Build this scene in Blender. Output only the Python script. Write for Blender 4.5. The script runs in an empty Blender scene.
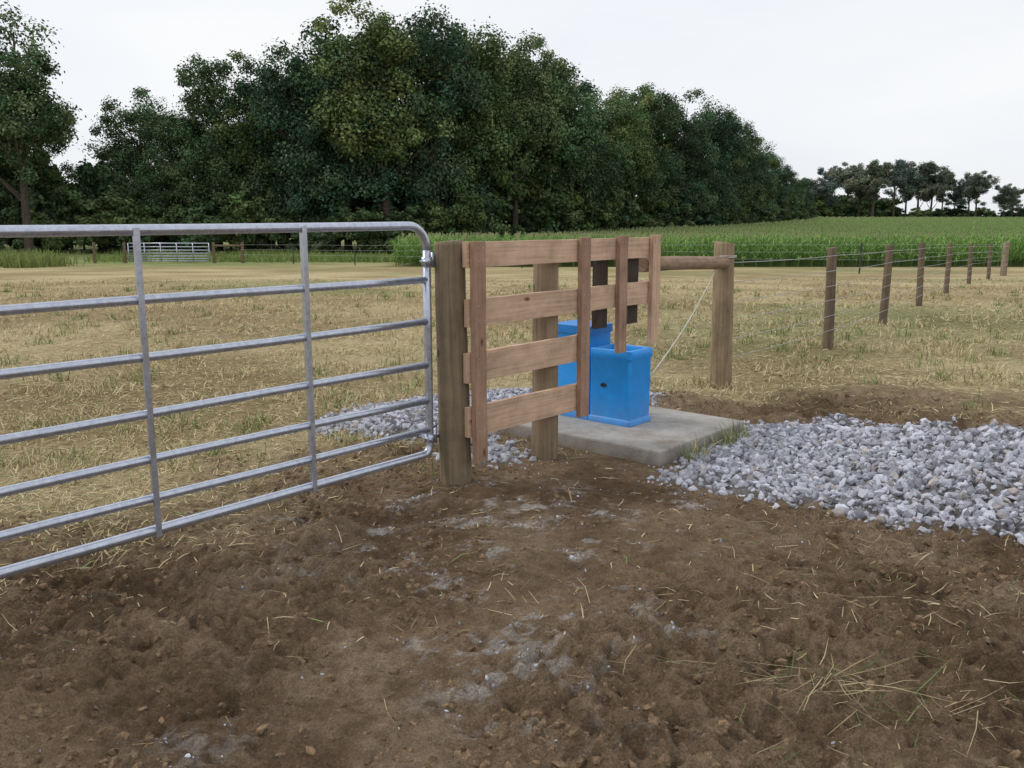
import bpy, math, numpy as np
from mathutils import Vector
rng = np.random.default_rng(7)
S = bpy.context.scene
S.view_settings.view_transform = 'Standard'
S.view_settings.look = 'None'
S.view_settings.exposure = 0
COL = S.collection

# ------------------------------------------------------------ helpers
def link(o): COL.objects.link(o); return o
def raw_mesh(name, V, F, mats, col=None, smooth=False, midx=None, uv=None):
    V = np.asarray(V, np.float32); F = np.asarray(F, np.int32)
    me = bpy.data.meshes.new(name)
    n, k = F.shape
    me.vertices.add(len(V)); me.vertices.foreach_set('co', V.ravel())
    me.loops.add(n*k); me.loops.foreach_set('vertex_index', F.ravel())
    me.polygons.add(n); me.polygons.foreach_set('loop_start', np.arange(0, n*k, k, dtype=np.int32))
    me.update(calc_edges=True)
    if midx is not None: me.polygons.foreach_set('material_index', np.asarray(midx, np.int32))
    me.polygons.foreach_set('use_smooth', np.full(n, smooth, dtype=bool))
    if col is not None:
        c = np.ones((len(V), 4), np.float32); c[:, :3] = col
        a = me.color_attributes.new('Col', 'FLOAT_COLOR', 'POINT'); a.data.foreach_set('color', c.ravel())
    for m in mats: me.materials.append(m)
    return me
def obj(name, me, parent=None):
    o = bpy.data.objects.new(name, me); link(o)
    if parent: o.parent = parent
    return o
def empty(name):
    o = bpy.data.objects.new(name, None); link(o); return o

def _h(ix, iy, seed):
    h = (ix.astype(np.int64)*374761393 + iy.astype(np.int64)*668265263 + seed*974634777) & 0xffffffff
    h = ((h ^ (h >> 13))*1274126177) & 0xffffffff
    h = (h ^ (h >> 16)) & 0xffff
    return h/65535.0
def vn(x, y, seed=0):
    ix = np.floor(x); iy = np.floor(y); fx = x-ix; fy = y-iy
    fx = fx*fx*(3-2*fx); fy = fy*fy*(3-2*fy)
    a = _h(ix, iy, seed); b = _h(ix+1, iy, seed); c = _h(ix, iy+1, seed); d = _h(ix+1, iy+1, seed)
    return (a*(1-fx)+b*fx)*(1-fy)+(c*(1-fx)+d*fx)*fy
def fbm(x, y, f, oct=4, seed=0, gain=.5):
    s = 0; a = 1; t = 0
    for i in range(oct):
        s = s+a*(vn(x*f+i*17.3+y*f*.31, y*f-i*9.1-x*f*.31, seed+i)-.5)*2; t += a; a *= gain; f *= 2.03
    return s/t
def sst(a, b, x):
    t = np.clip((x-a)/(b-a), 0, 1); return t*t*(3-2*t)

# ------------------------------------------------------------ node materials
def new_mat(name):
    m = bpy.data.materials.new(name); m.use_nodes = True
    nt = m.node_tree; nt.nodes.clear()
    out = nt.nodes.new('ShaderNodeOutputMaterial'); p = nt.nodes.new('ShaderNodeBsdfPrincipled')
    nt.links.new(p.outputs[0], out.inputs[0])
    return m, nt, p, out
def N(nt, t, **kw):
    n = nt.nodes.new(t)
    for k, v in kw.items():
        if k.startswith('i_'): n.inputs[k[2:].replace('_', ' ')].default_value = v
        else: setattr(n, k, v)
    return n
def noise(nt, vec, scale, detail=4, rough=.55):
    n = N(nt, 'ShaderNodeTexNoise'); n.inputs['Scale'].default_value = scale
    n.inputs['Detail'].default_value = detail; n.inputs['Roughness'].default_value = rough
    if vec is not None: nt.links.new(vec, n.inputs['Vector'])
    return n.outputs['Fac']
def ramp(nt, fac, stops):
    r = N(nt, 'ShaderNodeValToRGB'); e = r.color_ramp.elements
    while len(e) < len(stops): e.new(.5)
    for el, (p, c) in zip(e, stops):
        el.position = p; el.color = (*c, 1) if len(c) == 3 else c
    nt.links.new(fac, r.inputs[0]); return r.outputs[0]
def mix(nt, a, b, fac=1.0, mode='MULTIPLY'):
    m = N(nt, 'ShaderNodeMix', data_type='RGBA', blend_type=mode)
    for v, i in ((a, 6), (b, 7), (fac, 0)):
        if hasattr(v, 'is_output'): nt.links.new(v, m.inputs[i])
        elif i == 0: m.inputs[0].default_value = v
        else: m.inputs[i].default_value = (*v, 1)
    return m.outputs[2]
def g(v): return (v, v, v)
def bump(nt, p, h, strength, dist):
    b = N(nt, 'ShaderNodeBump'); b.inputs['Strength'].default_value = strength; b.inputs['Distance'].default_value = dist
    nt.links.new(h, b.inputs['Height']); nt.links.new(b.outputs[0], p.inputs['Normal'])
def vcol(nt): return N(nt, 'ShaderNodeVertexColor', layer_name='Col').outputs[0]
def gpos(nt): return N(nt, 'ShaderNodeNewGeometry').outputs['Position']

def mat_ground():
    m, nt, p, o = new_mat('soil_and_stubble')
    P = gpos(nt)
    c = mix(nt, vcol(nt), ramp(nt, noise(nt, P, 14, 10, .78), [(.28, g(.5)), (.5, g(1)), (.74, g(1.55))]))
    c = mix(nt, c, ramp(nt, noise(nt, P, 140, 6, .8), [(.32, g(.5)), (.5, g(1)), (.68, g(1.55))]))
    nt.links.new(c, p.inputs['Base Color']); p.inputs['Roughness'].default_value = .95
    p.inputs['Specular IOR Level'].default_value = .12
    h1 = noise(nt, P, 26, 10, .76)
    vo = N(nt, 'ShaderNodeTexVoronoi'); vo.inputs['Scale'].default_value = 75; nt.links.new(P, vo.inputs['Vector'])
    ad = N(nt, 'ShaderNodeMath', operation='MULTIPLY_ADD'); nt.links.new(vo.outputs['Distance'], ad.inputs[0]); ad.inputs[1].default_value = -.16; nt.links.new(h1, ad.inputs[2])
    bump(nt, p, ad.outputs[0], 1.0, .06)
    return m
def mat_vc(name, rough=.85, nscale=60, lo=.75, hi=1.2, spec=.3, bmp=0):
    m, nt, p, o = new_mat(name); P = gpos(nt)
    c = mix(nt, vcol(nt), ramp(nt, noise(nt, P, nscale, 4), [(.3, g(lo)), (.7, g(hi))]))
    nt.links.new(c, p.inputs['Base Color']); p.inputs['Roughness'].default_value = rough
    p.inputs['Specular IOR Level'].default_value = spec
    if bmp: bump(nt, p, noise(nt, P, nscale*1.5, 4), bmp, .01)
    return m
def mat_leaf(name, tr=.25, var=((.75, .84, .92), (1, 1, 1), (1.3, 1.2, .95))):
    m, nt, p, o = new_mat(name); nt.nodes.remove(p)
    d = N(nt, 'ShaderNodeBsdfDiffuse')
    oi = N(nt, 'ShaderNodeObjectInfo')
    c = mix(nt, vcol(nt), ramp(nt, oi.outputs['Random'], [(0, var[0]), (.5, var[1]), (1, var[2])]))
    nt.links.new(c, d.inputs[0])
    if tr:
        t = N(nt, 'ShaderNodeBsdfTranslucent'); ms = N(nt, 'ShaderNodeMixShader')
        nt.links.new(c, t.inputs[0]); ms.inputs[0].default_value = tr
        nt.links.new(d.outputs[0], ms.inputs[1]); nt.links.new(t.outputs[0], ms.inputs[2]); nt.links.new(ms.outputs[0], o.inputs[0])
    else: nt.links.new(d.outputs[0], o.inputs[0])
    return m
def mat_wood(name, gx=2.2, gy=55, knots=True, rough=.8, lo=.62, hi=1.25):
    m, nt, p, o = new_mat(name)
    uv = N(nt, 'ShaderNodeUVMap', uv_map='UVMap').outputs[0]
    mp = N(nt, 'ShaderNodeMapping'); mp.inputs['Scale'].default_value = (gx, gy, 1); nt.links.new(uv, mp.inputs[0])
    gr = noise(nt, mp.outputs[0], 1.0, 6, .65)
    c = mix(nt, vcol(nt), ramp(nt, gr, [(.28, g(lo)), (.5, g(1)), (.72, g(hi))]))
    big = noise(nt, uv, 5, 5, .65)
    c = mix(nt, c, ramp(nt, big, [(.3, (.72, .71, .70)), (.6, g(1.12))]))
    if knots:
        mk = N(nt, 'ShaderNodeMapping'); mk.inputs['Scale'].default_value = (3.2, 7, 1); nt.links.new(uv, mk.inputs[0])
        vo = N(nt, 'ShaderNodeTexVoronoi'); vo.inputs['Scale'].default_value = 1.0; nt.links.new(mk.outputs[0], vo.inputs['Vector'])
        c = mix(nt, c, ramp(nt, vo.outputs['Distance'], [(.04, (.35, .25, .2)), (.11, g(1))]))
    nt.links.new(c, p.inputs['Base Color']); p.inputs['Roughness'].default_value = rough
    p.inputs['Specular IOR Level'].default_value = .25
    bump(nt, p, gr, .5, .006)
    return m
def mat_metal():
    m, nt, p, o = new_mat('galvanised_steel'); P = gpos(nt)
    c = ramp(nt, noise(nt, P, 35, 6, .7), [(.3, (.40, .44, .53)), (.7, (.62, .66, .76))])
    nt.links.new(c, p.inputs['Base Color']); p.inputs['Metallic'].default_value = .8
    r = ramp(nt, noise(nt, P, 14, 4), [(.3, g(.2)), (.7, g(.38))]); nt.links.new(r, p.inputs['Roughness'])
    return m
def mat_concrete():
    m, nt, p, o = new_mat('concrete'); P = gpos(nt)
    c = ramp(nt, noise(nt, P, 5, 8, .65), [(.3, (.26, .235, .205)), (.5, (.37, .35, .32)), (.75, (.46, .44, .41))])
    c = mix(nt, c, ramp(nt, noise(nt, P, 120, 3), [(.3, g(.8)), (.6, g(1.08))]))
    # soil splashed on the lower edge of the slab
    z = N(nt, 'ShaderNodeSeparateXYZ'); nt.links.new(P, z.inputs[0])
    mr = N(nt, 'ShaderNodeMapRange'); mr.inputs[1].default_value = .0; mr.inputs[2].default_value = .085; mr.inputs[3].default_value = 1; mr.inputs[4].default_value = 0
    nt.links.new(z.outputs[2], mr.inputs[0])
    f = N(nt, 'ShaderNodeMath', operation='MULTIPLY'); nt.links.new(mr.outputs[0], f.inputs[0]); nt.links.new(noise(nt, P, 14, 5), f.inputs[1])
    c = mix(nt, c, (.17, .115, .07), f.outputs[0], 'MIX')
    st_ = ramp(nt, noise(nt, P, 2.6, 6, .7), [(.55, g(0)), (.68, g(.5))])
    c = mix(nt, c, (.20, .15, .10), st_, 'MIX')
    nt.links.new(c, p.inputs['Base Color']); p.inputs['Roughness'].default_value = .9
    bump(nt, p, noise(nt, P, 60, 6), .4, .01); return m
def mat_plain(name, c1, rough, spec=.5, metal=0, dirt=None):
    m, nt, p, o = new_mat(name); P = gpos(nt)
    c = ramp(nt, noise(nt, P, 11, 6, .65), [(.3, tuple(x*.82 for x in c1)), (.7, c1)])
    if dirt:
        z = N(nt, 'ShaderNodeSeparateXYZ'); nt.links.new(P, z.inputs[0])
        mr = N(nt, 'ShaderNodeMapRange'); mr.inputs[1].default_value = dirt[0]; mr.inputs[2].default_value = dirt[1]
        mr.inputs[3].default_value = .55; mr.inputs[4].default_value = 0; nt.links.new(z.outputs[2], mr.inputs[0])
        f = N(nt, 'ShaderNodeMath', operation='MULTIPLY'); nt.links.new(mr.outputs[0], f.inputs[0]); nt.links.new(noise(nt, P, 17, 5), f.inputs[1])
        c = mix(nt, c, (.2, .15, .1), f.outputs[0], 'MIX')
    nt.links.new(c, p.inputs['Base Color']); p.inputs['Roughness'].default_value = rough
    p.inputs['Specular IOR Level'].default_value = spec; p.inputs['Metallic'].default_value = metal
    return m

M_ground = mat_ground(); M_stone = mat_vc('crushed_limestone', .9, 80, .8, 1.15, .25, .3)
M_clod = mat_vc('dry_soil_clod', .97, 70, .6, 1.35, .08, 1)
M_straw = mat_vc('dry_straw', .8, 20, .8, 1.15, .2); M_leaf = mat_leaf('tree_foliage', 0); M_corn = mat_leaf('corn_leaves', .3, ((.95, .95, .95), (1, 1, 1), (1.05, 1.05, 1)))
M_bark = mat_vc('tree_bark', .95, 6, .6, 1.2, .1)
M_board = mat_wood('sawn_board', lo=.72, hi=1.2); M_post = mat_wood('weathered_post', 1.6, 38, True, .9, .55, 1.25)
M_metal = mat_metal(); M_conc = mat_concrete()
M_blue = mat_plain('blue_polyethylene', (.014, .33, .90), .42, .45, 0, (.1, .3))
M_blued = mat_plain('blue_lid_plastic', (.012, .25, .72), .45)
M_dark = mat_plain('black_rubber', (.018, .018, .02), .6)
M_water = mat_plain('water', (.03, .05, .06), .08)
M_rope = mat_plain('white_rope', (.7, .7, .68), .8)
M_wire = mat_plain('steel_wire', (.5, .51, .53), .45, .5, .5)
M_green_t = mat_plain('painted_steel_post', (.05, .055, .045), .7)

# ------------------------------------------------------------ generic mesh builder
class MB:
    def __init__(s): s.v = []; s.f = []; s.mi = []; s.c = []; s.uv = []; s.sm = []
    def quad(s, idx, mi, uvs, sm=False): s.f.append(idx); s.mi.append(mi); s.uv.append(uvs); s.sm.append(sm)
    def box(s, o, A, B, C, col=(1, 1, 1), mi=0, warp=0):
        """o corner, A long axis, B, C edge vectors"""
        o, A, B, C = [np.array(x, float) for x in (o, A, B, C)]
        if np.dot(np.cross(A, B), C) < 0: o = o+C; C = -C
        ro = rng.random(2)*37; la, lb, lc = [np.linalg.norm(x) for x in (A, B, C)]
        n = 6; b0 = len(s.v)
        W = rng.normal(0, warp, (n+1, 3)) if warp else np.zeros((n+1, 3))
        for i in range(n+1):
            t = i/n
            for (b, c) in ((0, 0), (1, 0), (1, 1), (0, 1)):
                s.v.append(o+A*t+B*b+C*c+W[i]); s.c.append(col)
        per = [0, lb, lb+lc, 2*lb+lc, 2*lb+2*lc]
        for i in range(n):
            for k in range(4):
                a = b0+i*4+k; b = b0+i*4+(k+1) % 4
                u0 = la*i/n+ro[0]; u1 = la*(i+1)/n+ro[0]; v0 = per[k]+ro[1]; v1 = per[k+1]+ro[1]
                s.quad((a, a+4, b+4, b), mi, ((u0, v0), (u1, v0), (u1, v1), (u0, v1)))
        e = b0+n*4
        q = ((0, 0), (.02, 0), (.02, lc), (0, lc))
        s.quad((b0, b0+1, b0+2, b0+3), mi, q); s.quad((e+3, e+2, e+1, e), mi, q)
    def tube(s, pts, r, n=12, col=(1, 1, 1), mi=0, cap=True, jit=0):
        P = np.array(pts, float); m = len(P); r = np.broadcast_to(np.array(r, float), (m,))
        T = np.gradient(P, axis=0) if m > 2 else np.array([P[1]-P[0]]*2)
        T /= np.linalg.norm(T, axis=1)[:, None]
        ref = np.array((0, 0, 1.)) if abs(T[0][2]) < .9 else np.array((1., 0, 0))
        b0 = len(s.v); L = 0; Ls = []; ro = rng.random(2)*31
        jr = 1+rng.normal(0, jit, n) if jit else np.ones(n)
        for i in range(m):
            if i: L += np.linalg.norm(P[i]-P[i-1])
            Ls.append(L)
            u = np.cross(T[i], ref); u /= np.linalg.norm(u); w = np.cross(u, T[i]); ref = w
            for k in range(n):
                a = 2*math.pi*k/n
                s.v.append(P[i]+(u*math.cos(a)+w*math.sin(a))*r[i]*jr[k]); s.c.append(col)
        for i in range(m-1):
            for k in range(n):
                a = b0+i*n+k; b = b0+i*n+(k+1) % n; cc = 2*math.pi*r[0]/n
                s.quad((a, b, b+n, a+n), mi, ((Ls[i]+ro[0], k*cc+ro[1]), (Ls[i]+ro[0], (k+1)*cc+ro[1]), (Ls[i+1]+ro[0], (k+1)*cc+ro[1]), (Ls[i+1]+ro[0], k*cc+ro[1])), True)
        if cap:
            for base, rev in ((b0, True), (b0+(m-1)*n, False)):
                idx = list(range(base, base+n));
                if rev: idx = idx[::-1]
                s.quad(tuple(idx), mi, tuple((.3*r[0]*math.cos(6.283*k/n)+ro[0], r[0]*math.sin(6.283*k/n)+ro[1]) for k in range(n)))
    def loft(s, rings, mi=0, col=(1, 1, 1), capend=True, sm=True):
        n = len(rings[0]); b0 = len(s.v)
        for R in rings:
            for p in R: s.v.append(np.array(p, float)); s.c.append(col)
        for i in range(len(rings)-1):
            for k in range(n):
                a = b0+i*n+k; b = b0+i*n+(k+1) % n
                s.quad((a, b, b+n, a+n), mi, ((0, 0),)*4, sm)
        if capend: s.quad(tuple(range(b0+(len(rings)-1)*n, b0+len(rings)*n)), mi, ((0, 0),)*n)
    def build(s, name, mats, parent=None, bevel=0, recalc=False, sharp=0):
        me = bpy.data.meshes.new(name); me.from_pydata([tuple(v) for v in s.v], [], s.f)
        for m in mats: me.materials.append(m)
        me.polygons.foreach_set('material_index', s.mi); me.polygons.foreach_set('use_smooth', s.sm)
        uvl = me.uv_layers.new(name='UVMap'); flat = [c for f in s.uv for uv in f for c in uv]
        uvl.data.foreach_set('uv', flat)
        a = me.color_attributes.new('Col', 'FLOAT_COLOR', 'POINT')
        c = np.ones((len(s.v), 4), np.float32); c[:, :3] = np.array(s.c); a.data.foreach_set('color', c.ravel())
        if recalc:
            import bmesh
            bm = bmesh.new(); bm.from_mesh(me); bmesh.ops.recalc_face_normals(bm, faces=bm.faces); bm.to_mesh(me); bm.free()
        if sharp: me.set_sharp_from_angle(angle=math.radians(sharp))
        me.update(); o = obj(name, me, parent)
        if bevel:
            md = o.modifiers.new('bevel', 'BEVEL'); md.width = bevel; md.segments = 2; md.limit_method = 'ANGLE'; md.angle_limit = math.radians(50)
        return o

# ------------------------------------------------------------ terrain
TY = [-200, 8, 15, 30, 57, 80, 120, 250, 400, 900, 3000]; TZ = [0, 0, -.13, -.58, -1.5, -1.7, -1.6, -.7, .3, .9, 1.2]
def T(X, Y):
    s = 0
    for d in (-.12, 0, .12): s = s+np.interp(Y*(1+d), TY, TZ)
    return s/3
def seg_sdf(X, Y, poly):
    poly = np.array(poly, float); d = np.full(X.shape, 1e9); ins = np.zeros(X.shape, bool)
    for i in range(len(poly)):
        a = poly[i]; b = poly[(i+1) % len(poly)]; e = b-a
        wx = X-a[0]; wy = Y-a[1]; t = np.clip((wx*e[0]+wy*e[1])/(e@e), 0, 1)
        d = np.minimum(d, np.hypot(wx-e[0]*t, wy-e[1]*t))
        c = ((a[1] > Y) != (b[1] > Y)) & (X < e[0]*(Y-a[1])/(e[1] if e[1] else 1e-9)+a[0]); ins ^= c
    return np.where(ins, d, -d)
GR1 = [(1.0, 5.0), (1.2, 5.5), (1.72, 6.3), (2.4, 6.45), (3.4, 5.95), (4.6, 5.2), (4.3, 3.4), (2.6, 4.0), (1.75, 4.47), (1.3, 4.74)]
GR2 = [(-1.45, 6.15), (-1.25, 6.75), (-.7, 7.25), (.3, 7.7), (1.2, 7.3), (.9, 6.9), (.5, 6.8), (-.05, 6.35), (-.12, 5.9), (.1, 5.5), (-.05, 5.3), (-.3, 5.4), (-.6, 5.9)]
def gravel(X, Y):
    w = fbm(X, Y, 2.2, 4, 55, .6)*.15
    return np.maximum(seg_sdf(X, Y, GR1), seg_sdf(X, Y, GR2)-.03)+w
def straw_mask(X, Y):
    Yb = np.interp(X, [-8, -5, -2.3, -1.7, -.6, 0, 1, 1.9, 3, 5, 9], [0, 2.2, 3.8, 4.7, 5.6, 6.6, 7.2, 7.4, 7.4, 7.2, 6.6])
    return sst(-1.3, 1.2, Y-Yb+fbm(X, Y, .9, 5, 3, .6)*2.1)
def height(X, Y):
    near = sst(30, 8, Y)*sst(25, 8, np.abs(X))
    st = straw_mask(X, Y); dirt = (1-st)
    z = T(X, Y)
    fl_ = 1-.8*sst(1.6, .7, np.hypot(X-.75, Y-5.9))
    z = z+near*fl_*fbm(X, Y, .6, 3, 11)*.07
    clod = 1-np.abs(fbm(X, Y, 2.8, 5, 21, .64)); clod2 = 1-np.abs(fbm(X, Y, 10, 3, 31, .7))
    rough = .4+1.0*sst(-.15, .5, fbm(X, Y, .8, 2, 41)+.35*sst(.3, -1.2, X))
    z = z+near*dirt*rough*fl_*((clod-.8)*.12+(clod2-.78)*.055+fbm(X, Y, 28, 2, 77)*.014)
    # a few small thrown-up mounds beside the gate post
    for (mx, my, mr_, mh) in ((-.62, 4.5, .16, .05), (-.38, 4.62, .11, .035), (-.9, 4.2, .2, .045), (-.2, 4.75, .1, .03), (-1.35, 3.0, .3, .05), (-1.6, 2.55, .25, .06)):
        z = z+mh*np.exp(-((X-mx)**2+(Y-my)**2)/(mr_*mr_*.6))*(1+.7*fbm(X, Y, 8, 3, 13))
    z = z+near*st*fbm(X, Y, 5, 3, 51)*.02
    z = z+sst(-.1, .25, gravel(X, Y))*.04*near
    return z
def axis(lo, hi, step, far_lo, far_hi, gl, gh):
    a = list(np.arange(lo, hi, step)); s = step; x = a[-1]
    while x < far_hi: s *= gh; x += s; a.append(x)
    s = step; x = lo; b = []
    while x > far_lo: s *= gl; x -= s; b.append(x)
    return np.array(b[::-1]+a)
ax = axis(-2.4, 2.7, .0115, -2500, 2500, 1.045, 1.045)
ay = axis(2.0, 5.0, .009, -150, 3000, 1.12, 1.02)
GX, GY = np.meshgrid(ax, ay); GZ = height(GX, GY)
st = straw_mask(GX, GY); gv = sst(-.12, .08, gravel(GX, GY))
def C(c): return np.array(c, float)[None, None, :]
def lerp(a, b, t): return a*(1-t[..., None])+b*t[..., None]
def fleck(X, Y):
    a = sst(.10, .42, fbm(X, Y*1.6, 5.5, 6, 63, .8))*sst(-.2, .3, fbm(X, Y, .9, 3, 64)+.38*np.exp(-((X-.0)**2/.7+(Y-3.4)**2/2.)))
    return a*sst(-1.9, -.9, X)*sst(1.6, .8, X)*sst(5.2, 4.6, Y)
n1 = sst(-.35, .35, fbm(GX, GY, 1.1, 6, 61, .65)); n2 = sst(.0, .5, fbm(GX, GY, 2.3, 6, 62, .7))
col = lerp(C((.17, .112, .066)), C((.30, .212, .132)), n1)
col = lerp(col, C((.41, .31, .21)), n2*.6)
col = lerp(col, C((.66, .63, .59)), fleck(GX, GY)*.6)
n3 = sst(-.4, .4, fbm(GX, GY, .35, 5, 65, .6)); n4 = sst(.05, .55, fbm(GX, GY*1.6, .16, 5, 66, .6))
sc = lerp(C((.37, .285, .15)), C((.58, .475, .27)), n3); sc = lerp(sc, C((.25, .27, .11)), n4*.65)
gt = np.exp(-((GY-GX*.35-11.5)/2.6)**2)*sst(1, 3.5, GX); sc = lerp(sc, C((.18, .21, .08)), gt*.6)
sc = lerp(sc, C((.20, .26, .085)), sst(38, 62, GY+fbm(GX, GY, .08, 3, 5)*10)*.8)
sc = sc*(1-.2*(fbm(GX*.4, GY, 1.1, 4, 67, .6)))[..., None]
col = lerp(col, sc, st); col = lerp(col, C((.27, .27, .28)), gv*.8)
cornm = sst(-2, 1, GY-49)*sst(-8, -5, GX+0*GY); col = lerp(col, C((.07, .08, .03)), cornm*.9)
col = lerp(col, C((.07, .10, .05)), sst(300, 420, GY)*.8)
ny, nx = GX.shape
idx = np.arange(ny*nx).reshape(ny, nx)
F = np.stack([idx[:-1, :-1], idx[:-1, 1:], idx[1:, 1:], idx[1:, :-1]], -1).reshape(-1, 4)
obj('ground', raw_mesh('ground', np.stack([GX, GY, GZ], -1).reshape(-1, 3), F, [M_ground], col.reshape(-1, 3), True))

# ------------------------------------------------------------ rocks
t = (1+5**.5)/2
ICO = np.array([(-1, t, 0), (1, t, 0), (-1, -t, 0), (1, -t, 0), (0, -1, t), (0, 1, t), (0, -1, -t), (0, 1, -t), (t, 0, -1), (t, 0, 1), (-t, 0, -1), (-t, 0, 1)])/1.9
ICF = np.array([(0, 11, 5), (0, 5, 1), (0, 1, 7), (0, 7, 10), (0, 10, 11), (1, 5, 9), (5, 11, 4), (11, 10, 2), (10, 7, 6), (7, 1, 8), (3, 9, 4), (3, 4, 2), (3, 2, 6), (3, 6, 8), (3, 8, 9), (4, 9, 5), (2, 4, 11), (6, 2, 10), (8, 6, 7), (9, 8, 1)])
def rocks(name, P, size, colr, mat, flat=(.6, 1.0), jag=(.72, 1.25)):
    n = len(P); q = rng.normal(size=(n, 4)); q /= np.linalg.norm(q, axis=1)[:, None]
    w, x, y, z = q.T
    R = np.stack([1-2*(y*y+z*z), 2*(x*y-z*w), 2*(x*z+y*w), 2*(x*y+z*w), 1-2*(x*x+z*z), 2*(y*z-x*w), 2*(x*z-y*w), 2*(y*z+x*w), 1-2*(x*x+y*y)], -1).reshape(n, 3, 3)
    sc = np.stack([rng.uniform(.9, 1.5, n), rng.uniform(.7, 1.1, n), rng.uniform(*flat, n)], -1)
    V = ICO[None]*rng.uniform(*jag, (n, 12, 1))*sc[:, None, :]*size[:, None, None]
    V = np.einsum('nij,nkj->nki', R, V)+P[:, None, :]
    F = ICF[None]+np.arange(n)[:, None, None]*12
    return obj(name, raw_mesh(name, V.reshape(-1, 3), F.reshape(-1, 3), [mat], np.repeat(colr, 12, 0)))
def lime(n):
    b = rng.uniform(.24, .66, n); c = np.stack([b*.94, b*.955, b*1.07], -1)
    k = rng.random(n) < .06; c[k] *= np.array([.95, .84, .72]); return c
def on_slab(X, Y):
    s = (X+.162)*.655+(Y-4.9)*.756; n_ = (X+.162)*.756-(Y-4.9)*.655
    return (s > .96) & (s < 2.11) & (n_ > -.97) & (n_ < .57)
# gravel bed
n = 46000; X = rng.uniform(-1.7, 4.8, n); Y = rng.uniform(3.3, 7.9, n); gm = gravel(X, Y)
keep = (rng.random(n) < sst(-.2, .14, gm)) & ~on_slab(X, Y); X = X[keep]; Y = Y[keep]; gm = gm[keep]
sz = .010+.023*rng.random(len(X))**1.5; Z = height(X, Y)+rng.uniform(-.006, .016, len(X))*sst(-.05, .2, gm)
rocks('gravel_bed', np.stack([X, Y, Z], -1), sz, lime(len(X)), M_stone, (.45, .9), (.6, 1.35))
# loose limestone chips on the bare soil
n = 80000; X = rng.uniform(-2, 2.4, n); Y = rng.uniform(1.9, 6, n)
dens = fleck(X, Y)*.55+.002+.09*sst(-.6, -.05, gravel(X, Y))
k = (rng.random(n) < dens) & ~on_slab(X, Y); X = X[k]; Y = Y[k]; s_ = .0012+.008*rng.random(len(X))**4
rocks('limestone_chips', np.stack([X, Y, height(X, Y)+.001], -1), s_, lime(len(X))*1.05, M_stone, (.4, .8), (.6, 1.3))
# soil clods
n = 110000; X = rng.uniform(-3.2, 3.6, n); Y = rng.uniform(1.8, 7.6, n)
dens = (1-straw_mask(X, Y))*(.12+.88*sst(.0, .55, fbm(X, Y, 1.3, 3, 91)+.3*sst(.0, -1.4, X)))
k = (rng.random(n) < dens) & (gravel(X, Y) < -.1) & ~on_slab(X, Y); X = X[k]; Y = Y[k]; s_ = .002+.02*rng.random(len(X))**7
b = rng.uniform(.75, 1.25, len(X))[:, None]
rocks('soil_clods', np.stack([X, Y, height(X, Y)-s_*.2], -1), s_, np.array([[.22, .152, .094]])*b, M_clod, (.5, .9), (.6, 1.3))

# ------------------------------------------------------------ grass / straw blades
def blades(name, X, Y, L, W, elev, colr, mat, bend=.4, z0=None):
    n = len(X); az = rng.uniform(0, 2*np.pi, n); Z = height(X, Y) if z0 is None else z0
    d = np.stack([np.cos(az)*np.cos(elev), np.sin(az)*np.cos(elev), np.sin(elev)], -1)
    side = np.stack([-np.sin(az), np.cos(az), rng.normal(0, .3, n)], -1)*W[:, None]*.5
    p0 = np.stack([X, Y, Z+.002], -1); p1 = p0+d*L[:, None]*.55
    d2 = d.copy(); d2[:, 2] -= bend*rng.random(n); d2[:, :2] += rng.normal(0, .2, (n, 2)); p2 = p1+d2*L[:, None]*.45
    gz = p0[:, 2]+.003
    if z0 is None:
        p1[:, 2] = np.maximum(p1[:, 2], height(p1[:, 0], p1[:, 1])+.003); p2[:, 2] = np.maximum(p2[:, 2], height(p2[:, 0], p2[:, 1])+.003)
    else:
        p2[:, 2] = np.maximum(p2[:, 2], gz); p1[:, 2] = np.maximum(p1[:, 2], gz+.002)
    V = np.stack([p0-side, p0+side, p1+side*.9, p1-side*.9, p2+side*.35, p2-side*.35], 1)
    F = np.array([(0, 1, 2, 3), (3, 2, 4, 5)])[None]+np.arange(n)[:, None, None]*6
    return obj(name, raw_mesh(name, V.reshape(-1, 3), F.reshape(-1, 4), [mat], np.repeat(colr, 6, 0)))
def strawc(n, green=.12):
    b = rng.uniform(.6, 1.25, n)[:, None]; c = np.array([[.58, .48, .28]])*b
    k = rng.random(n) < green; c[k] = np.array([.17, .23, .08])*rng.uniform(.7, 1.4, (k.sum(), 1)); return c
n = 260000; Y = 3.0*np.exp(rng.random(n)*2.3); X = rng.uniform(-1, 1, n)*(.66*Y+1.2)
cl = sst(-.2, .5, fbm(X, Y, 1.6, 3, 71))
k = (rng.random(n) < straw_mask(X, Y)**.8*(.3+.5*cl)+.01) & (gravel(X, Y) < .0) & ~on_slab(X, Y); X = X[k]; Y = Y[k]; cl = cl[k]; n = len(X)
L = rng.uniform(.02, .09, n)*(1+.8*cl*rng.random(n))
gg = .09+.5*sst(.05, .6, fbm(X, Y*1.6, .16, 5, 66, .6)); cc = strawc(n, 0)
k = rng.random(n) < gg; cc[k] = np.array([.22, .27, .10])*rng.uniform(.7, 1.4, (k.sum(), 1))
blades('stubble_grass', X, Y, L, .002+.0006*Y*rng.uniform(.6, 1.2, n), rng.uniform(0, 1, n)**1.4*(.3+1.1*cl), cc, M_straw)
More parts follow.
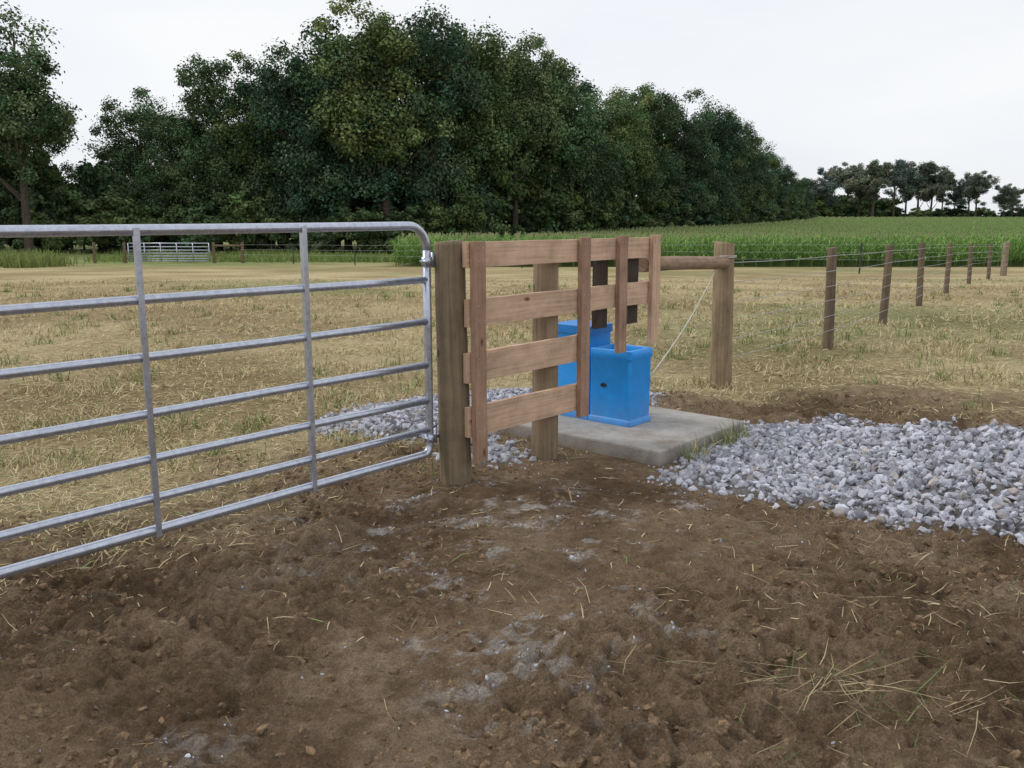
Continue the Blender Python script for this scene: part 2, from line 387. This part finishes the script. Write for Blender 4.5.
# upright tufts
nt_ = 1700; Yt = 4.6*np.exp(rng.random(nt_)*1.7); Xt = rng.uniform(-1, 1, nt_)*(.66*Yt+1)
k = (rng.random(nt_) < straw_mask(Xt, Yt)**2*sst(0, .4, fbm(Xt, Yt, .6, 3, 72)+.2)) & (gravel(Xt, Yt) < -.1)
Xt = Xt[k]; Yt = Yt[k]
m = 20; X = np.repeat(Xt, m)+rng.normal(0, .06, len(Xt)*m); Y = np.repeat(Yt, m)+rng.normal(0, .06, len(Xt)*m); n = len(X)
gr = np.repeat(rng.random(len(Xt)) < .38, m); cc = strawc(n, .1); cc[gr] = np.array([.20, .26, .09])*rng.uniform(.6, 1.4, (gr.sum(), 1))
k = (gravel(X, Y) < -.05) & ~on_slab(X, Y)
blades('grass_tufts', X[k], Y[k], rng.uniform(.04, .16, n)[k], (.0025+.0005*Y)[k], rng.uniform(.6, 1.5, n)[k], cc[k], M_straw, .8)
# loose straw over bare soil, denser at right foreground and behind the gravel
n = 15000; X = rng.uniform(-2.6, 4.8, n); Y = rng.uniform(1.9, 8.4, n)
dn = .02+.8*sst(.3, 1.5, X-(Y-3)*.25)*sst(-.1, .5, fbm(X, Y, 1.7, 4, 81)+.08)+.5*sst(6.2, 6.9, Y)*sst(.8, 1.4, X)
k = (rng.random(n) < dn) & (gravel(X, Y) < -.03) & ~on_slab(X, Y); X = X[k]; Y = Y[k]; n = len(X)
blades('loose_straw', X, Y, .015+.16*rng.random(n)**2.3, rng.uniform(.0014, .0034, n), rng.uniform(0, .12, n), strawc(n, .25)*.8, M_straw, .1)
# a raked wisp of longer stalks near the right foreground
X = rng.normal(1.0, .22, 90); Y = 2.62-(X-.98)*.45+rng.normal(0, .035, 90)
blades('straw_wisp', X, Y, rng.uniform(.06, .3, 90), rng.uniform(.0016, .0036, 90), rng.uniform(0, .15, 90), strawc(90, .35)*.7, M_straw, .1)
# weeds beside the slab
ws = rng.uniform(1.15, 1.9, 260); wn = .60+np.abs(rng.normal(0, .05, 260))
X = -.162+.655*ws+.756*wn; Y = 4.9+.756*ws-.655*wn; k = fbm(X, Y, 4, 2, 8) > -.12
X = np.r_[X[k], rng.normal(-.42, .06, 16)]; Y = np.r_[Y[k], rng.normal(5.0, .04, 16)]; n = len(X)
blades('weed_clump', X, Y, rng.uniform(.07, .2, n), rng.uniform(.0025, .006, n), rng.uniform(.5, 1.45, n), strawc(n, .65), M_straw, .7)
# tall weeds and long grass far left / field edge
n = 26000; X = rng.uniform(-46, -4, n); Y = rng.uniform(58, 76, n); k = rng.random(n) < sst(-.3, .4, fbm(X, Y, .15, 3, 15)); X = X[k]; Y = Y[k]; n = len(X)
b = rng.uniform(.6, 1.3, n)[:, None]
blades('meadow_grass', X, Y, rng.uniform(.2, .6, n), rng.uniform(.03, .09, n), rng.uniform(.7, 1.5, n), np.array([[.23, .30, .10]])*b, M_corn, .5, T(X, Y))
n = 16000; X = rng.uniform(-42, -24.5, n); Y = rng.uniform(46, 56, n); k = rng.random(n) < sst(-.4, .3, fbm(X, Y, .3, 3, 16))*sst(-23, -28, X+(Y-50)*.5); X = X[k]; Y = Y[k]; n = len(X)
b = rng.uniform(.6, 1.3, n)[:, None]
blades('tall_weeds', X, Y, rng.uniform(.2, 1.1, n), rng.uniform(.03, .09, n), rng.uniform(.9, 1.5, n), np.array([[.23, .28, .10]])*b, M_corn, .6, T(X, Y))

# ------------------------------------------------------------ trees
def tree_mesh(name, seed, h=20., w=6., base=.08, ncl=150, per=210, lsize=(.17, .36), tone=(.06, .10, .042), cr=(.085, .17), zs_=.8, amp=(.6, 1.45)):
    r = np.random.default_rng(seed)
    mb = MB()
    lean = r.normal(0, .5, 2)
    tp = [np.array((lean[0]*q*q, lean[1]*q*q, h*.8*q)) for q in np.linspace(0, 1, 8)]
    mb.tube(tp, np.linspace(.34, .06, 8), 8, (.10, .085, .065), 0, True)
    cen = []
    lobes = [(r.uniform(-.45, .45)*w, r.uniform(-.45, .45)*w, h*r.uniform(base+.18, .78), r.uniform(.45, .7)) for _ in range(7)]
    lobes += [(r.uniform(-.15, .15)*w, r.uniform(-.15, .15)*w, h*.76, .62), (0, 0, h*.45, .85)]
    for i in range(ncl):
        L = lobes[r.integers(len(lobes))]
        d = r.normal(size=3); d /= np.linalg.norm(d); q = r.random()**.4
        p = np.array((L[0], L[1], L[2]))+d*q*L[3]*w*np.array((1, 1, .8))
        p[2] = np.clip(p[2], h*base+.5*r.random()*h*.12, h*(.94+.03*r.random()))
        cen.append(p)
    cen = np.array(cen); R = r.uniform(*cr, ncl)*w*1.4
    for i in r.choice(ncl, 16, replace=False):
        q = np.clip((cen[i][2]/h-.18)/.8, .1, .85); a = np.array((lean[0]*q*q, lean[1]*q*q, h*.8*q)); mid = (a+cen[i])/2+np.array((0, 0, -.3))
        mb.tube([a, mid, cen[i]], [.12, .08, .03], 5, (.10, .085, .065), 0, False)
    nb = len(mb.v); V0 = np.array(mb.v); c0 = np.array(mb.c); F0 = [f for f in mb.f if len(f) == 4]
    n = ncl*per; ci = np.repeat(np.arange(ncl), per)
    d = r.normal(size=(n, 3)); d /= np.linalg.norm(d, axis=1)[:, None]
    pos = cen[ci]+d*(R[ci]*r.random(n)**.33*(1+.25*r.normal(size=n)))[:, None]*np.array((1, 1, zs_))
    nr = d*.7+r.normal(size=(n, 3))*.5+np.array((0, 0, .45)); nr /= np.linalg.norm(nr, axis=1)[:, None]
    ta = np.cross(nr, r.normal(size=(n, 3))); ta /= np.linalg.norm(ta, axis=1)[:, None]; tb = np.cross(nr, ta)
    s = r.uniform(*lsize, n)[:, None]*.5; tb = tb*.62
    V = np.stack([pos-ta*s, pos-tb*s, pos+ta*s, pos+tb*s], 1).reshape(-1, 3)
    cb = r.uniform(*amp, ncl)[ci]*r.uniform(.7, 1.35, n); tint = r.uniform(-.15, .2, ncl)[ci]
    c = np.array(tone)[None]*cb[:, None]; c[:, 0] *= 1+tint
    F = np.arange(n*4).reshape(n, 4)+nb
    return raw_mesh(name, np.vstack([V0, V]), np.vstack([np.array(F0), F]), [M_bark, M_leaf], np.vstack([c0, np.repeat(c, 4, 0)]), False, np.r_[np.zeros(len(F0), int), np.ones(n, int)])
protos = [tree_mesh('broadleaf_a', 1, tone=(.083, .132, .070)), tree_mesh('broadleaf_b', 2, w=5.6, tone=(.098, .150, .074)), tree_mesh('broadleaf_c', 3, w=6.4, tone=(.076, .124, .070)),
          tree_mesh('broadleaf_d', 4, w=5.4, ncl=130, base=.1, tone=(.115, .165, .080)), tree_mesh('broadleaf_e', 5, w=6, tone=(.086, .136, .074))]
far_haze_p = [tree_mesh('far_a', 11, w=5.4, base=.3, ncl=60, per=190, lsize=(.3, .6), tone=(.13, .165, .135), cr=(.1, .2)), tree_mesh('far_b', 12, w=4.6, base=.34, ncl=50, per=190, lsize=(.3, .6), tone=(.14, .175, .145), cr=(.1, .2)), tree_mesh('far_c', 13, w=6, base=.25, ncl=66, per=190, lsize=(.3, .6), tone=(.13, .16, .135), cr=(.1, .2))]  # paler, bluer-grey leaf tones: distance haze painted into the foliage colour
def put(name, me, x, y, h, wx=1., parent=None):
    o = obj(name, me, parent); k = h/20.; o.scale = (k*wx, k*wx, k); o.location = (x, y, float(T(np.array(x), np.array(y)))-.1)
    o.rotation_euler = (0, 0, rng.uniform(0, 6.28)); return o
front = [(-46.8, 80, 19.5), (-39.8, 75, 21.6), (-42.5, 84, 15), (-36.3, 90, 17), (-31.4, 84, 14), (-26.3, 82, 18.6), (-22.6, 84, 19), (-18.6, 80, 18.6), (-14.2, 79, 21.6), (-10.7, 78, 22.4),
         (-7.1, 80, 22.4), (-3.4, 84, 22.4), (.3, 88, 21.8), (3.9, 94, 20.8), (7.3, 100, 18.8), (12.9, 120, 21), (18.1, 126, 22.4), (24.3, 134, 22.8), (31.5, 146, 22), (40.6, 165, 20.5), (51, 190, 18.5), (63, 215, 16)]
for i, (x, y, h) in enumerate(front):
    put('tree', protos[(i*3+i//5) % 5], x, y, h, rng.uniform(.88, 1.03))
back = [(-58, 92, 17), (-52, 95, 18), (-33, 97, 15), (-25, 95, 18.5), (-18, 94, 19.5), (-12, 92, 23.4), (-6, 94, 24), (0, 99, 24), (5, 106, 22.5), (10, 112, 20.5), (16, 132, 22.5), (22, 140, 23), (29, 150, 22), (36, 160, 21.5), (46, 182, 19.5), (57, 207, 18), (70, 232, 15.5), (78, 250, 14)]
for i, (x, y, h) in enumerate(back):
    put('tree', protos[(i*2+1) % 5], x, y, h, rng.uniform(1.0, 1.2))
# undergrowth along the wood edge
shrub = [tree_mesh('shrub_a', 21, h=20, w=11, base=.02, ncl=60, per=190, lsize=(.8, 1.7), tone=(.095, .14, .07), cr=(.08, .15)), tree_mesh('shrub_b', 22, h=20, w=13, base=.02, ncl=60, per=190, lsize=(.8, 1.7), tone=(.105, .155, .07), cr=(.08, .15))]
hs = empty('woodland_undergrowth')
ex = np.array([-62, -46, -31, -14, -7, 0, 7, 13, 18, 31, 41, 51, 63, 84]); ey = np.array([78, 75, 79, 76, 77, 83, 96, 112, 122, 141, 160, 185, 211, 262])
for x in np.r_[np.arange(-62, 10, 2.6), np.arange(10, 84, 3.4)]:
    y = np.interp(x, ex, ey)+rng.uniform(-1, 3)
    put('shrub', shrub[rng.integers(2)], x, y, rng.uniform(2.2, 5.5), rng.uniform(.9, 1.5), hs)
    put('shrub', shrub[rng.integers(2)], x+1, y+7, rng.uniform(6, 10), rng.uniform(.7, 1.), hs)
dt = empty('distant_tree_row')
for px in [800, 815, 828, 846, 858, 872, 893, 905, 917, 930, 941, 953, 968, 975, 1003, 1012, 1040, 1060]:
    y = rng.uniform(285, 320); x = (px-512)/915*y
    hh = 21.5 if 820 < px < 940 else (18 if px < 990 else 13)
    put('tree', far_haze_p[rng.integers(3)], x, y, hh*rng.uniform(.88, 1.06), rng.uniform(.95, 1.35), dt)
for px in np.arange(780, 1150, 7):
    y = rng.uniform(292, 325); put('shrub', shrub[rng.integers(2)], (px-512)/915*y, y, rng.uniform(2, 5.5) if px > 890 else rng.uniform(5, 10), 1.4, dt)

# ------------------------------------------------------------ corn field
def corn_patch(seed, sx=3.04, rows=4, sp=.2, n=15):
    r = np.random.default_rng(seed); V = []; F = []; Cc = []
    def q(a, b, c, d, col):
        k = len(V); V.extend([a, b, c, d]); F.append((k, k+1, k+2, k+3)); Cc.extend([col]*4)
    for i in range(rows):
        for j in range(n):
            p = np.array((i*.76+r.normal(0, .04), j*sp+r.normal(0, .03), 0)); H = r.uniform(1.2, 1.65)
            sd = np.array((.014, 0, 0)); up = np.array((r.normal(0, .04), r.normal(0, .04), H))
            q(p-sd, p+sd, p+up+sd, p+up-sd, (.15, .24, .07))
            for l in range(8):
                z = H*(.2+.1*l); a = r.uniform(0, 6.28); d = np.array((math.cos(a), math.sin(a), 0)); s = np.array((-d[1], d[0], 0))*.04
                b = p+up*(z/H); L = r.uniform(.35, .6); c1 = b+d*L*.45+np.array((0, 0, L*.45)); c2 = b+d*L*1.0+np.array((0, 0, L*.15))
                g_ = r.uniform(.7, 1.3); col = (.22*g_, .36*g_, .11*g_)
                q(b-s*.6, b+s*.6, c1+s, c1-s, col); q(c1-s, c1+s, c2+s*.2, c2-s*.2, col)
            if r.random() < .4:
                tpt = p+up; s = np.array((.02, .02, 0)); q(tpt-s, tpt+s, tpt+s*2+np.array((.02, 0, .22)), tpt-s*2+np.array((.02, 0, .22)), (.36, .36, .2))
    return raw_mesh('corn_patch', V, F, [M_corn], np.array(Cc))
cf = empty('corn_field')
edge = lambda x: np.interp(x, ex, ey)-5
pts = [[], [], []]
xs = np.arange(-6.5, 330, 3.04)
for x in xs:
    y = 49+rng.uniform(-.2, .2)+max(0, -x)*.3
    lim = edge(x) if x < 80 else 262
    while y < min(lim, 150):
        if x < y*.85+12: pts[rng.integers(3)].append((x, y, float(T(np.array(x), np.array(y)))))
        y += 3.0
for i in range(3):
    me = bpy.data.meshes.new('corn_rows'); me.from_pydata(pts[i], [], []); o = obj('corn_rows', me, cf); o.instance_type = 'VERTS'
    obj('corn_plants', corn_patch(31+i), o)
pf = []
for x in np.arange(10, 330, 6.2):
    for y in np.arange(150, 285, 6.0):
        if y < (edge(x) if x < 80 else 280) and x < y*.85+12: pf.append((x+rng.normal(0, .3), y+rng.normal(0, .3), float(T(np.array(x), np.array(y)))))
me = bpy.data.meshes.new('corn_rows'); me.from_pydata(pf, [], []); o = obj('corn_rows', me, cf); o.instance_type = 'VERTS'
m4 = corn_patch(40); vv = np.zeros(len(m4.vertices)*3, np.float32); m4.vertices.foreach_get('co', vv); vv = vv.reshape(-1, 3)*np.array((2.05, 2.05, 1.0)); m4.vertices.foreach_set('co', vv.astype(np.float32).ravel())
obj('corn_plants', m4, o)

# ------------------------------------------------------------ gate
g0 = np.array((-.456, 4.85)); gd = np.array((-.643, -.766)); gn = np.array((.766, -.643))
def GP(s, z, n=0): return (g0[0]+gd[0]*s+gn[0]*n, g0[1]+gd[1]*s+gn[1]*n, z)
mb = MB(); Lg = 4.05; zs = [1.448, 1.165, .935, .70, .505, .338, .20]
def arc(cs, cz, r, a0, a1, n=8): return [GP(cs+r*math.cos(a), cz+r*math.sin(a)) for a in np.linspace(a0, a1, n)]
pi = math.pi
path = arc(.13, zs[0]-.13, .13, pi, pi/2)+[GP(s, zs[0]-.004*math.sin(s)) for s in np.linspace(.3, Lg-.3, 8)]+arc(Lg-.13, zs[0]-.13, .13, pi/2, 0)+[GP(Lg, .7)]+arc(Lg-.05, zs[6]+.05, .05, 0, -pi/2, 5)+[GP(s, zs[6]) for s in np.linspace(Lg-.3, .3, 6)]+arc(.05, zs[6]+.05, .05, -pi/2, -pi, 5)+[GP(0, .5), GP(0, .9), GP(0, zs[0]-.13)]
mb.tube(path, .0225, 14)
for z in zs[1:6]:
    mb.tube([GP(s, z+.003*math.sin(s*2.3+z*9)) for s in np.linspace(.005, Lg-.005, 9)], .019, 12)
for s in (.81, 1.62, 2.43, 3.24):
    a = GP(s-.013, zs[6]-.026, .018); mb.box(a, (0, 0, zs[0]-zs[6]+.03), (gd[0]*.026, gd[1]*.026, 0), (gn[0]*.008, gn[1]*.008, 0))
    a = GP(s-.013, zs[6]-.026, -.026); mb.box(a, (0, 0, zs[0]-zs[6]+.03), (gd[0]*.005, gd[1]*.005, 0), (gn[0]*.044, gn[1]*.044, 0))
for z in (1.26, .29):   # hinge collars, bolts and pins
    mb.tube([GP(0, z-.022), GP(0, z+.022)], .029, 14); mb.tube([GP(-.0, z, .0), GP(-.10, z, .0)], .011, 8)
    mb.tube([GP(.028, z, -.02), GP(.028, z, .045)], .008, 6); mb.tube([GP(-.045, z-.035), GP(-.045, z+.045)], .010, 8)
gate = mb.build('farm_gate', [M_metal], recalc=True)

# ------------------------------------------------------------ posts and board fence
p0 = np.array((-.162, 4.9)); fd = np.array((.655, .756)); fn = np.array((.756, -.655))
def P(s, n, z): return np.array((p0[0]+fd[0]*s+fn[0]*n, p0[1]+fd[1]*s+fn[1]*n, z))
def V3(a, k): return (a[0]*k, a[1]*k, 0)
def post(name, x, y, h, r, col, lean=(0, 0), z0=None):
    mb = MB(); z = float(height(np.array([x]), np.array([y]))[0]) if z0 is None else z0
    ts = [-.15, 0, .2, .4, .6, .8, .985, 1.0]
    mb.tube([(x+lean[0]*t+rng.normal(0, .0015), y+lean[1]*t, z+h*t) for t in ts], [r*(1.06-.1*max(t, 0)) for t in ts[:-1]]+[r*.9], 20, col, 0, True, .02)
    return mb.build(name, [M_post])
a = P(-.10, -.118, 0); post('wooden_fence_post', a[0], a[1], 1.365, .084, (.22, .17, .112), (-.02, 0), 0)
a = P(.69, -.112, 0); post('wooden_fence_post', a[0], a[1], 1.23, .078, (.25, .19, .125), (0, 0), 0)
post('wooden_fence_post', 1.90, 8.05, 1.27, .09, (.29, .22, .14), (-.02, 0), 0)
c1 = (.57, .395, .275); c2 = (.37, .235, .162)
mb = MB()
def board(s0, s1, zb, zt, n0=-.033, n1=-.003, col=c1):
    k = rng.uniform(.85, 1.1); dz = rng.normal(0, .004)
    mb.box(P(s0, n0, zb), P(s1, n0, zb+dz)-P(s0, n0, zb), (0, 0, zt-zb), V3(fn, n1-n0), tuple(x*k for x in col), 0, .0012)
def batten(s0, w, zb, zt, n0=0, n1=.034, col=c2):
    k = rng.uniform(.9, 1.12); a = P(s0, n0, zb); b = P(s0+rng.normal(0, .004), n0, zt)
    mb.box(a, b-a, V3(fd, w), V3(fn, n1-n0), tuple(x*k for x in col), 0, .001)
board(-.118, 1.765, 1.226, 1.362); board(-.112, 1.76, .905, 1.055); board(-.12, .965, .60, .765); board(-.115, .96, .295, .465)
batten(-.092, .092, .155, 1.365); batten(.865, .09, .25, 1.37); batten(1.275, .09, .61, 1.372); batten(1.665, .095, .63, 1.37, col=(.50, .34, .23))
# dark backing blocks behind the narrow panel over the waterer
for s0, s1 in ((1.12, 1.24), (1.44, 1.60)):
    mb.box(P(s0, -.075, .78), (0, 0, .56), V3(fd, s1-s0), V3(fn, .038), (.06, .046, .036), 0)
# nail heads
for s in (-.045, .91, 1.32, 1.71):
    for z in (1.33, 1.26, 1.02, .94)+((.73, .64, .43, .33) if s < 1 else ()):
        for ds in (-.02, .02):
            a = P(s+ds, .033, z); mb.tube([a, a+np.array(V3(fn, .004))], .004, 6, (.2, .2, .2), 1)
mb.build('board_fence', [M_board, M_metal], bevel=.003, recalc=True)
# brace rail
mb = MB(); a = P(1.70, -.085, 1.165); b = np.array((1.87, 7.98, 1.10))
mb.tube([a+(b-a)*t+np.array((0, 0, .006*math.sin(t*5))) for t in np.linspace(0, 1, 7)], [.05, .052, .053, .053, .054, .055, .055], 16, (.31, .22, .15), 0, True, .02)
mb.build('round_brace_rail', [M_post])
mb = MB(); a = np.array((1.835, 7.945, 1.14)); b = P(1.69, .02, .40)
mb.tube([a+(b-a)*t+np.array((0, 0, -.07*math.sin(t*pi))) for t in np.linspace(0, 1, 12)], .004, 6)
for k in range(2): mb.tube([(1.895+.093*math.cos(q), 8.05+.093*math.sin(q), 1.14+k*.011) for q in np.linspace(0, 2*pi, 20)], .0035, 6)
mb.build('tie_rope', [M_rope])

# ------------------------------------------------------------ concrete slab
mb = MB()
mb.box(P(.98, -.95, -.08), np.array(V3(fd, 1.11)), (0, 0, .175), V3(fn, 1.50), (1, 1, 1))
mb.build('concrete_slab', [M_conc], bevel=.012, recalc=True)

# ------------------------------------------------------------ waterer
def rr(s0, s1, n0, n1, r, z, k=5):
    out = []
    for (cs, cn, a0) in ((s1-r, n1-r, 0), (s0+r, n1-r, pi/2), (s0+r, n0+r, pi), (s1-r, n0+r, 1.5*pi)):
        for a in np.linspace(a0, a0+pi/2, k+1): out.append(P(cs+r*math.cos(a), cn+r*math.sin(a), z))
    return out
W = empty('livestock_waterer')
s0, s1, n0, n1, zb, zt = 1.39, 1.655, -.28, .05, .096, .61
mb = MB()
R = [rr(s0-.010, s1+.010, n0-.010, n1+.010, .018, zb), rr(s0-.010, s1+.010, n0-.010, n1+.010, .018, zb+.03), rr(s0, s1, n0, n1, .02, zb+.042), rr(s0-.002, s1+.002, n0, n1+.002, .022, zt-.07), rr(s0-.012, s1+.012, n0, n1+.012, .026, zt-.058), rr(s0-.012, s1+.012, n0, n1+.012, .026, zt-.006), rr(s0-.007, s1+.007, n0+.005, n1+.007, .024, zt),
     rr(s0+.022, s1-.022, n0+.03, n1-.02, .02, zt), rr(s0+.026, s1-.026, n0+.034, n1-.024, .02, zt-.006), rr(s0+.045, s1-.045, n0+.055, n1-.045, .02, zt-.16)]
mb.loft(R, 0); mb.build('drinking_trough', [M_blue], W, recalc=True, sharp=40)
mb = MB(); mb.loft([rr(s0+.036, s1-.036, n0+.046, n1-.036, .015, zt-.07), rr(s0+.038, s1-.038, n0+.048, n1-.038, .015, zt-.0699)], 0); mb.build('water_surface', [M_water], W)
mb = MB(); t0, t1 = -.60, -.285; za = .715
R = [rr(s0-.005, s1+.005, t0-.01, t1, .015, zb), rr(s0-.005, s1+.005, t0-.01, t1, .015, zb+.03), rr(s0+.003, s1-.003, t0, t1, .015, zb+.045), rr(s0+.003, s1-.003, t0, t1, .015, za), ]
mb.loft(R, 0); mb.build('valve_housing', [M_blue], W, recalc=True, sharp=40)
mb = MB(); R = [rr(s0-.008, s1+.008, t0-.008, t1+.008, .014, za-.02), rr(s0-.008, s1+.008, t0-.008, t1+.008, .014, za+.034), rr(s0-.004, s1+.004, t0-.004, t1+.004, .012, za+.038), rr(s0+.02, s1-.02, t0+.02, t1-.02, .01, za+.0385)]
mb.loft(R, 0); mb.build('lid', [M_blued], W, recalc=True, sharp=40)
mb = MB()   # drain plug on the side
for (nn, zz, ra, rb) in ((-.16, .36, .024, .015), ):
    rings = []
    for off, k in ((-.001, 1), (.006, 1), (.006, .7), (.002, .6)):
        rings.append([P(s0-.001-off, nn+ra*k*math.cos(a), zz+rb*k*math.sin(a)) for a in np.linspace(0, 2*pi, 17)[:-1]])
    mb.loft(rings, 0)
mb.build('drain_plug', [M_dark], W)

# ------------------------------------------------------------ wire fence
fp = [(1.90, 8.05), (3.72, 10.5), (5.5, 13.3), (7.65, 16.9), (10.3, 21.4), (13.3, 26.3), (15.8, 30), (18.3, 33.7)]
dk = (.17, .13, .092)
for i, (x, y) in enumerate(fp[1:]):
    last = i == 6
    post('wooden_fence_post', x, y, 1.18 if not last else 1.25, .056 if not last else .11, dk if not last else (.27, .22, .16), (rng.normal(0, .03), rng.normal(0, .03)))
hts = [1.1, .93, .76, .6, .42, .25]
mb = MB()
for hz in hts:
    for (a, b) in zip(fp[:-1], fp[1:]):
        za = float(T(np.array(a[0]), np.array(a[1]))); zb2 = float(T(np.array(b[0]), np.array(b[1])))
        mb.tube([(a[0]+(b[0]-a[0])*t+.06, a[1]+(b[1]-a[1])*t-.05, za+(zb2-za)*t+hz-.012*math.sin(pi*t)) for t in np.linspace(0, 1, 5)], .0032, 5, cap=False)
mb.build('fence_wire', [M_wire])
# back fence line: corner -> far gate
bl = [(18.3, 33.7), (14, 36.5), (9.5, 39.5), (5, 42.5), (.5, 45.3), (-4.4, 48.5), (-9, 52), (-13.2, 54.8), (-16.9, 56.6)]
for x, y in bl[1:-1]:
    z = float(T(np.array(x), np.array(y))); mb = MB(); mb.tube([(x, y, z-.1), (x, y, z+1.25)], .03, 6); mb.box((x-.03, y-.035, z+.1), (0, 0, 1.1), (.06, 0, 0), (0, .012, 0)); mb.build('steel_t_post', [M_green_t])
mb = MB()
for hz in (1.15, .85, .55):
    for a, b in zip(bl[:-1], bl[1:]):
        mb.tube([(a[0], a[1], float(T(np.array(a[0]), np.array(a[1])))+hz), (b[0], b[1], float(T(np.array(b[0]), np.array(b[1])))+hz)], .004, 4, cap=False)
mb.build('back_fence_wire', [M_wire])
for x in (-16.9, -18.7, -24.3, -26.2): post('wooden_fence_post', x, 57, 1.35, .09, (.17, .13, .09), z0=-1.5)
mb = MB(); mb.tube([(-18.7, 56.95, -.35), (-16.9, 56.95, -.35)], .06, 8, (.18, .14, .1)); mb.build('round_brace_rail', [M_post])
mb = MB(); x0, x1 = -24.0, -18.95; zz = -1.5
for z in (1.3, 1.08, .87, .68, .5, .34, .2): mb.tube([(x0, 56.9, zz+z), (x1, 56.9, zz+z)], .034, 8)
for x in np.linspace(x0, x1, 6): mb.tube([(x, 56.87, zz+.2), (x, 56.87, zz+1.3)], .032, 8)
mb.build('farm_gate', [M_metal])

# ------------------------------------------------------------ light and sky
sun = bpy.data.lights.new('sun', 'SUN'); sun.energy = 1.1; sun.angle = math.radians(15); sun.color = (1, .96, .9)
so = obj('sun', sun); el = math.radians(50); az = math.radians(-75)   # azimuth from +Y toward +X
dirv = Vector((math.sin(az)*math.cos(el), math.cos(az)*math.cos(el), math.sin(el)))
so.rotation_euler = (-dirv).to_track_quat('-Z', 'Y').to_euler()
w = bpy.data.worlds.new('World'); S.world = w; w.use_nodes = True; nt = w.node_tree; nt.nodes.clear()
out = nt.nodes.new('ShaderNodeOutputWorld'); bg = nt.nodes.new('ShaderNodeBackground'); nt.links.new(bg.outputs[0], out.inputs[0])
sky = nt.nodes.new('ShaderNodeTexSky'); sky.sky_type = 'NISHITA'; sky.sun_disc = False; sky.sun_elevation = el; sky.sun_rotation = az
tc = nt.nodes.new('ShaderNodeTexCoord'); mp = nt.nodes.new('ShaderNodeMapping'); mp.inputs['Scale'].default_value = (1, 1, 3.2); nt.links.new(tc.outputs['Generated'], mp.inputs[0])
cl = ramp(nt, noise(nt, mp.outputs[0], 1.9, 5, .5), [(.3, (.78, .80, .86)), (.5, (.90, .915, .95)), (.7, (.97, .975, .98))])
vm = nt.nodes.new('ShaderNodeVectorMath'); vm.operation = 'SCALE'; vm.inputs['Scale'].default_value = 10.4; nt.links.new(cl, vm.inputs[0])
nt.links.new(mix(nt, sky.outputs[0], vm.outputs[0], .92, 'MIX'), bg.inputs[0]); bg.inputs[1].default_value = .1

cam = bpy.data.cameras.new('camera'); co = obj('camera', cam); cam.sensor_width = 36; cam.lens = 31.64; cam.clip_end = 6000; cam.clip_start = .05
co.location = (0, 0, 1.5); co.rotation_euler = (math.radians(90-10.6), 0, 0); S.camera = co
